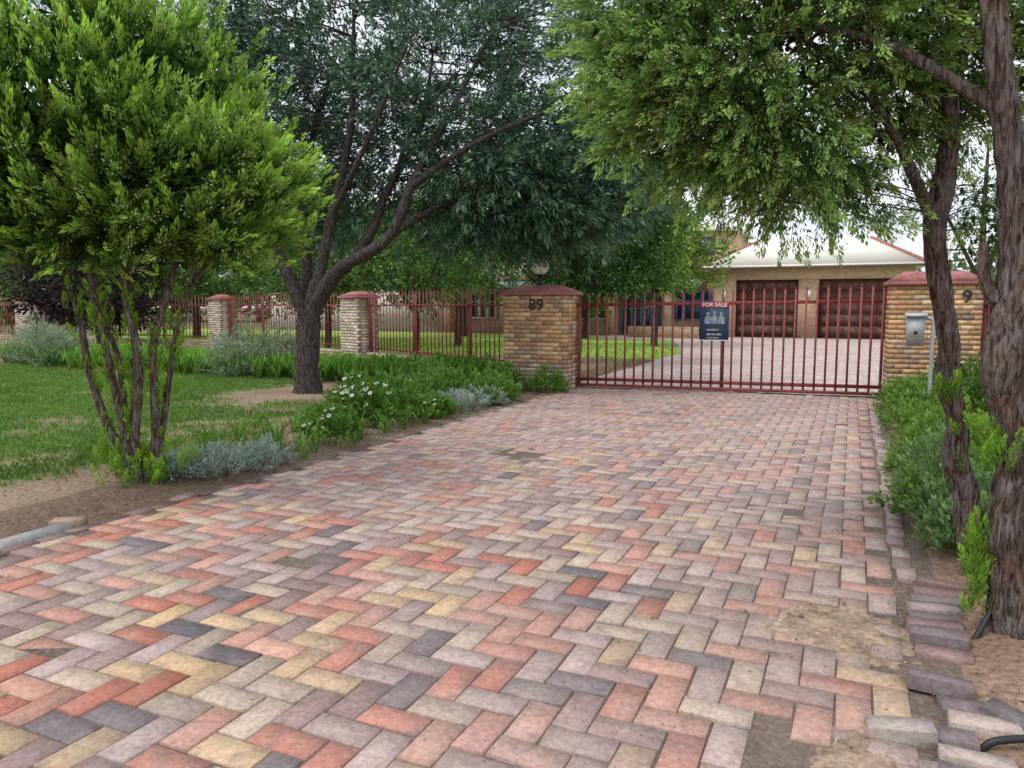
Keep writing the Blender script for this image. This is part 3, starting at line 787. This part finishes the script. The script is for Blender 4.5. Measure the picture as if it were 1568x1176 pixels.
t3 = tg(b3, [(-1.22,.9,2.88,.58,.6,.62,100,.35), (-1.62,.95,2.95,.26,.45,.46,36,0), (-.88,.85,2.30,.36,.4,.30,38,0), (-1.05,.85,2.55,.38,.4,.3,28,0), (-.56,.8,2.18,.20,.25,.14,12,0), (-.55,.8,3.05,.65,.7,.46,68,.2), (.1,.8,3.08,.7,.7,.48,52,.2), (.5,.8,2.85,.3,.4,.38,18,.2), (-1.0,.9,3.5,1.0,.8,.4,40,.2), (.42,.8,2.05,.12,.25,.14,5,0), (.0,1.0,2.55,.4,.3,.16,11,0)])
def t3_extra(acc, fol, P, T):
    k = rng.random(len(P)) < .30
    Q = P[k] + T[k]*.10; n = 10
    C = np.repeat(Q, n, 0) + rng.normal(size=(len(Q)*n,3))*.028
    leafq(fol, C, nrm(rng.normal(size=C.shape)), .015, .012, np.clip(np.array([.46,.54,.38])*(1+.15*rng.normal(size=(len(C),1))),.05,.8), .5)
    k = rng.random(len(P)) < .05
    if k.sum(): sprays(fol, P[k], T[k], .12, 24, .2, .03, .006, (.20,.09,.03), (.26,.13,.05))
    S = []
    for _ in range(34): S.append(LP(b3, -.12+rng.normal()*.04, .05+rng.normal()*.05, .05+.38*rng.random()))
    for _ in range(16): S.append(LP(b3, oa-.12+rng.normal()*.05, ob-.05+rng.normal()*.04, .5+.4*rng.random()))
    for _ in range(14): S.append(LP(b3, -.12+rng.normal()*.04, -.03+rng.normal()*.04, .8+.2*rng.random()))
    for _ in range(9): S.append(LP(b3, oa-.27+rng.normal()*.03, ob-.05, 1.0+.08*rng.random()))
    S = np.array(S); D = nrm(rng.normal(size=S.shape)*[.35,.35,0]+[0,0,1.])
    sprays(fol, S, D, .08+.09*rng.random(len(S)), 90, .16, .022, .0065, (.12,.24,.035), (.28,.48,.06), .12, .5)
lp = dict(col=(.060,.120,.032), tip=(.34,.50,.15), len=.18, k=70, spread=.17, L=.030, W=.0076, cf=2.6, jit=.22, open=.5)
tree('thuja_tree', b3, mains, t3, (.10,.10,.085), 9, lp, bk3, M_leaf, .011, .66, .45, t3_extra, .2, .3, 30, .24, .55, (.06, .026, (.045,.085,.024), 22), .95)

# --- background garden trees
def simple_tree(name, x, y, h, r, rz, col, tip, nt=40, ns=16, trunk=.12, L=.16, Wd=.06, k=12, sig=.35, flat=False, lean=0, open_=.9):
    b = (x, y); ms = [([(0,0,0),(.05+lean*.3,0,h*.25),(lean*.7,0,h*.5),(lean,0,h*.85)], [trunk*1.2, trunk, trunk*.75, trunk*.25])]
    for q in range(4):
        th = q*math.pi/2+rng.random(); ms.append(([(lean*.3,0,h*.3),(r*.3*math.cos(th),r*.3*math.sin(th),h*.5),(r*.6*math.cos(th),r*.6*math.sin(th),h*.7)], [trunk*.6,trunk*.4,trunk*.15]))
    if flat:
        es = []
        for q in range(6): es.append((rng.normal()*r*.45, rng.normal()*r*.3, h-rz*1.5+q*rz*.35, r*.65, r*.6, rz*.16, nt//6, 0))
    else: es = [(0,0,h-rz,r,r,rz,nt,.35)]
    lp = dict(col=col, tip=tip, len=.45*max(.5,sig/.35), k=k, spread=.3, L=L, W=Wd*1.35, cf=.7, jit=.2, open=open_, curl=.05)
    return tree(name, b, ms, tg(b, es), (sig,sig,sig*.55), ns, lp, (.08,.065,.055), M_leafbg, .03, .05, .3, None, .1, .4, 7, 0)
simple_tree('acacia_tree', -6.7, 19.0, 3.75, 2.7, 1.0, (.028,.068,.025), (.09,.19,.045), 66, 26, .12, .11, .035, 16, .33, True)
simple_tree('garden_tree', -6.9, 28.5, 5.8, 2.1, 2.0, (.12,.22,.04), (.25,.40,.08), 45, 22, .12, .16, .06, 12, .4)
simple_tree('garden_tree', -12.2, 19.8, 4.3, 2.2, 1.25, (.06,.13,.035), (.15,.27,.065), 38, 20, .09, .13, .05, 12, .34)
simple_tree('garden_tree', -13.8, 25.5, 5.8, 3.0, 2.0, (.08,.155,.038), (.18,.30,.075), 48, 22, .13, .17, .06, 12, .45)
simple_tree('garden_tree', -17.4, 22.2, 4.8, 2.6, 1.5, (.07,.135,.035), (.15,.26,.065), 42, 20, .1, .15, .055, 12, .4)
simple_tree('garden_tree', -21.5, 26.5, 6.8, 3.6, 2.6, (.06,.12,.032), (.14,.24,.065), 56, 22, .15, .19, .07, 12, .5)
simple_tree('garden_tree', -29, 27, 7.2, 4.0, 2.9, (.06,.12,.032), (.14,.25,.06), 56, 22, .18, .2, .07, 12, .5)
simple_tree('garden_tree', -38, 27, 7.5, 4.2, 3.2, (.06,.12,.032), (.14,.24,.06), 56, 22, .18, .2, .07, 12, .5)
simple_tree('purple_leaf_tree', -24.5, 18.4, 3.7, 2.6, 1.4, (.026,.022,.024), (.055,.042,.045), 48, 24, .1, .14, .06, 12, .4)
simple_tree('garden_tree', 3.5, 27.0, 7.6, 3.5, 2.0, (.06,.11,.07), (.14,.21,.12), 44, 12, .12, .13, .035, 12, .42)
simple_tree('garden_tree', 9.5, 24.0, 6.5, 2.8, 2.6, (.06,.115,.05), (.15,.24,.09), 46, 18, .14, .16, .05, 12, .42)
simple_tree('garden_tree', 4.6, 15.6, 2.6, 1.5, 1.2, (.07,.14,.035), (.17,.29,.07), 34, 20, .08, .09, .035, 12, .26)
simple_tree('garden_tree', -11.5, 34.0, 7.0, 2.6, 2.6, (.08,.15,.035), (.17,.28,.07), 42, 22, .14, .2, .07, 12, .5)
simple_tree('garden_tree', -18, 34, 9.0, 3.6, 3.8, (.07,.13,.035), (.16,.25,.065), 52, 22, .16, .22, .08, 12, .6)
acc = Acc()
pts = []; 
for th in np.linspace(-62, 100, 110):
    a = math.radians(90+th-5); R = 75+12*rng.random()
    x, y = R*math.cos(a), R*math.sin(a); h = 5+4.5*rng.random()
    if -8 < x < 12: h *= .5
    q, d = ell(80, (x, y, h*.55), (3.6, 3.6, h*.55), .5); pts.append(q)
P = np.concatenate(pts); P[:,2] = np.abs(P[:,2])
cl = np.array([noise.noise(Vector(p*.12)) for p in P])[:,None]
sprays(acc, P, nrm(rng.normal(size=P.shape)+[0,0,.4]), 1.5, 6, .4, .85, .5, np.clip(np.array([.10,.16,.08])*(1+.7*cl),.01,1), (.17,.24,.13))
acc.obj('distant_trees', M_leafbg)

# ------------------------------------------------------------------ shrubs and bedding
def bush(name, cx, cy, r, h, n, L, Wd, col, tip, hf=gh, k=12, up=.6, flowers=0, fcol=(.75,.75,.72), fs=.035, ry=None, spread=.25):
    acc = Acc(); ry = ry or r
    z0 = hf(cx, cy)
    d = nrm(rng.normal(size=(n,3))); d[:,2] = np.abs(d[:,2]); rr = .35+.65*rng.random((n,1))**.5
    lump = np.array([1+.45*noise.noise(Vector((v[0]*2+cx, v[1]*2+cy, v[2]*2))) for v in d])[:,None]
    P = np.array([cx, cy, z0]) + d*rr*lump*np.array([r, ry, h])
    T = nrm(d*.6 + np.array([0,0,up]) + rng.normal(size=(n,3))*.3)
    c = np.array(col)*(1+.5*np.array([noise.noise(Vector(p*4)) for p in P])[:,None])
    sprays(acc, P, T, L*2.2, k, spread, L, Wd, c, tip, .15, .9, .1)
    for _ in range(7):
        q = P[rng.integers(n)]; tube(acc, [(cx+(q[0]-cx)*.2, cy+(q[1]-cy)*.2, z0-.02), tuple(q)], [.008,.004], 4, 1, 0, (.12,.1,.06))
    if flowers:
        sel = P[np.argsort(-(P[:,2]-z0)/h - rr[:,0]*.7 + .9*rng.random(n) + .8*(P[:,1]-cy)/r)[:flowers]]
        for q in sel:
            q = q + np.array([0,-.03,L*1.3]) + rng.normal(size=3)*.02
            nn = nrm(np.array([.3*rng.normal(), -.6+.3*rng.normal(), 1.]))
            u = nrm(np.cross(nn, [1,0,0])); v = np.cross(nn, u)
            m = 9; ang = np.arange(m)*2*math.pi/m
            D = np.cos(ang)[:,None]*u + np.sin(ang)[:,None]*v
            side = -np.sin(ang)[:,None]*u + np.cos(ang)[:,None]*v
            V = np.stack([np.tile(q,(m,1)), q+D*fs*.6+side*fs*.25, q+D*fs, q+D*fs*.6-side*fs*.25],1).reshape(-1,3)
            acc.add(V, np.arange(m*4).reshape(-1,4), fcol)
            box(acc, q+nn*.004-fs*.18, q+nn*.004+fs*.18, (.5,.36,.05))
    return acc.obj(name, M_leaf)
bush('daisy_bush', -5.66, 8.1, .68, .54, 520, .06, .026, (.060,.13,.03), (.15,.29,.055), flowers=34, fs=.034)
bush('daisy_bush', -5.35, 6.9, .30, .24, 120, .05, .022, (.06,.13,.028), (.14,.27,.05), flowers=10, fs=.032)
sil = ((.22,.28,.26), (.41,.48,.46))
for (x, y, r, h) in ((-5.2,5.05,.27,.19), (-5.12,5.5,.25,.17), (-5.35,4.75,.2,.15), (-5.15,9.4,.25,.24), (-5.2,9.95,.3,.22), (-5.1,10.5,.22,.2)):
    bush('silver_foliage_plant', x, y, r, h, 150, .05, .011, sil[0], sil[1])
lav = ((.16,.21,.15), (.34,.41,.31))
for (x, y, r, h) in ((-12.1,12.5,.75,.98), (-11.3,12.9,.7,.85), (-19.4,12.9,1.0,1.05), (-18.4,12.6,.8,.9)):
    bush('lavender_bush', x, y, r, h, 480, .09, .018, lav[0], lav[1], spread=.2)
for i in range(9):
    y = 10.3 + i*.27
    bush('bedding_shrub', -5.55+.25*rng.normal(), y, .36, .28+.12*rng.random(), 140, .06, .025, (.065,.14,.033), (.18,.32,.07))
for i in range(6):
    bush('bedding_shrub', -6.3-.2*i, 11.0+.2*i, .42, .38, 150, .07, .028, (.065,.14,.033), (.17,.31,.07))
for (x, y, r, h) in ((-5.9,9.3,.4,.34), (-6.1,9.9,.4,.32), (-6.2,8.7,.32,.26), (-5.75,7.3,.28,.22), (-5.2,8.95,.22,.2)):
    bush('bedding_shrub', x, y, r, h, 150, .06, .024, (.065,.14,.033), (.17,.31,.07), flowers=3, fs=.026)
for i in range(15):
    y = 6.0 + i*.48
    r = .32+.14*rng.random(); h = .22+.2*rng.random() + (.1 if y > 9 else 0)
    bush('bedding_shrub', .82+.10*rng.normal(), y, r, h, 240, .045, .019, (.065,.14,.033), (.21,.35,.075), gh2, flowers=2 if i > 9 else 0, fs=.02, fcol=(.6,.1,.05))
for (x, y, r, h) in ((.70,5.30,.22,.28), (.74,5.75,.28,.42), (.72,6.3,.32,.5), (.78,6.8,.34,.5)):
    bush('sage_bush', x, y, r, h, 360, .045, .015, (.11,.185,.08), (.27,.40,.18), gh2, spread=.22)
for (x, y) in ((2.0,12.6),(2.8,12.8),(3.8,13.0),(1.5,12.4),(5,13)):
    bush('bedding_shrub', x, y, .6, .7, 300, .07, .03, (.07,.14,.035), (.17,.30,.07), gh2)

def strappy(acc, x, y, z, n, L, w, col):
    for _ in range(n):
        th = rng.random()*2*math.pi; l = L*(.6+.6*rng.random()); lean = .25+.7*rng.random()
        d = np.array([math.cos(th), math.sin(th), 0]); s = np.array([-math.sin(th), math.cos(th), 0])
        c = np.clip(np.array(col)*(1+.22*rng.normal()), .01, 1)
        p0 = np.array([x, y, z]) + d*.02; p1 = p0 + d*l*lean*.3 + [0,0,l*.55]; p2 = p0 + d*l*lean*.75+[0,0,l*.8]; p3 = p0 + d*l*lean*1.1+[0,0,l*(.75-.35*lean)]
        V = [p0-s*w*.35,p0+s*w*.35,p1+s*w*.5,p1-s*w*.5,p2+s*w*.42,p2-s*w*.42,p3+s*.002,p3-s*.002]
        acc.add(V, [[0,1,2,3],[3,2,4,5],[5,4,6,7]], c)
acc = Acc()
for _ in range(680):
    x = -6.2 - 15*rng.random(); y = 11.9 + rng.random()*1.6 + max(0,(-x-9))*.12*rng.random()
    strappy(acc, x, y, gh(x, y), 11, .46+.14*rng.random(), .03, np.array([.13,.27,.048])*(1+.3*noise.noise(Vector((x,y,0)))))
acc.obj('agapanthus_border', M_leaf)
acc = Acc()
for (x, y, L, n) in [(-5.55,6.2,.34,14),(-5.8,6.35,.3,12),(-6.2,6.3,.3,10),(-5.3,6.5,.3,12),(-5.1,6.25,.28,10),(-5.3,7.3,.32,12),(-5.1,7.55,.3,12),(-5.05,7.9,.3,10),(-5.05,8.4,.28,12),
        (-5.05,8.8,.28,10),(-5.0,5.95,.3,8),(-5.4,6.0,.25,9),(-6.6,7.0,.25,8),(-6.2,7.4,.3,10),(-4.95,6.7,.2,8),(-7.0,11.2,.35,14),(-7.6,11.4,.35,14),
        (-5.9,5.7,.3,11),(-6.3,5.9,.26,9),(-5.7,6.9,.3,12),(-6.0,7.0,.28,10),(-5.1,7.1,.26,10)]:
    strappy(acc, x, y, gh(x, y), n, L, .024, (.13,.25,.05))
for _ in range(80):
    x = -5.0-.7*rng.random(); y = 5.5+6*rng.random(); strappy(acc, x, y, gh(x, y), 5, .16, .014, (.13,.23,.05))
acc.obj('daylily_border', M_leaf)

# ------------------------------------------------------------------ light
sd = Vector((-.45, -.55, 0)).normalized()*math.cos(math.radians(58)) + Vector((0,0,math.sin(math.radians(58))))
sun = bpy.data.lights.new('sun', 'SUN'); sun.energy = 1.4; sun.angle = math.radians(18); sun.color = (1, .985, .96)
so = bpy.data.objects.new('sun', sun); COL.objects.link(so); so.rotation_euler = sd.to_track_quat('Z', 'Y').to_euler(); so.location = (0,0,20)
w = bpy.data.worlds.new('World'); scene.world = w; w.use_nodes = True; nt = w.node_tree; nt.nodes.clear()
out = nt.nodes.new('ShaderNodeOutputWorld'); bg = nt.nodes.new('ShaderNodeBackground'); bg.inputs[1].default_value = .15
sky = nt.nodes.new('ShaderNodeTexSky'); sky.sky_type = 'NISHITA'; sky.sun_disc = False
sky.sun_elevation = math.radians(58); sky.sun_rotation = math.atan2(sd.x, sd.y); sky.dust_density = 2.0
tc = nt.nodes.new('ShaderNodeTexCoord'); n = nt.nodes.new('ShaderNodeTexNoise'); n.inputs['Scale'].default_value = 2.2; n.inputs['Detail'].default_value = 7
mp = nt.nodes.new('ShaderNodeMapping'); mp.inputs['Scale'].default_value = (1,1,2.5)
nt.links.new(tc.outputs['Generated'], mp.inputs[0]); nt.links.new(mp.outputs[0], n.inputs['Vector'])
mr = nt.nodes.new('ShaderNodeMapRange'); mr.inputs['From Min'].default_value = .35; mr.inputs['From Max'].default_value = .6; mr.inputs['To Min'].default_value = .40; mr.inputs['To Max'].default_value = .96
nt.links.new(n.outputs[0], mr.inputs[0])
mx = nt.nodes.new('ShaderNodeMix'); mx.data_type = 'RGBA'; mx.inputs[7].default_value = (10.1, 10.3, 10.9, 1)
nt.links.new(mr.outputs[0], mx.inputs[0]); nt.links.new(sky.outputs[0], mx.inputs[6]); nt.links.new(mx.outputs[2], bg.inputs[0]); nt.links.new(bg.outputs[0], out.inputs[0])
scene.view_settings.view_transform = 'Standard'; scene.view_settings.look = 'None'; scene.view_settings.exposure = 0
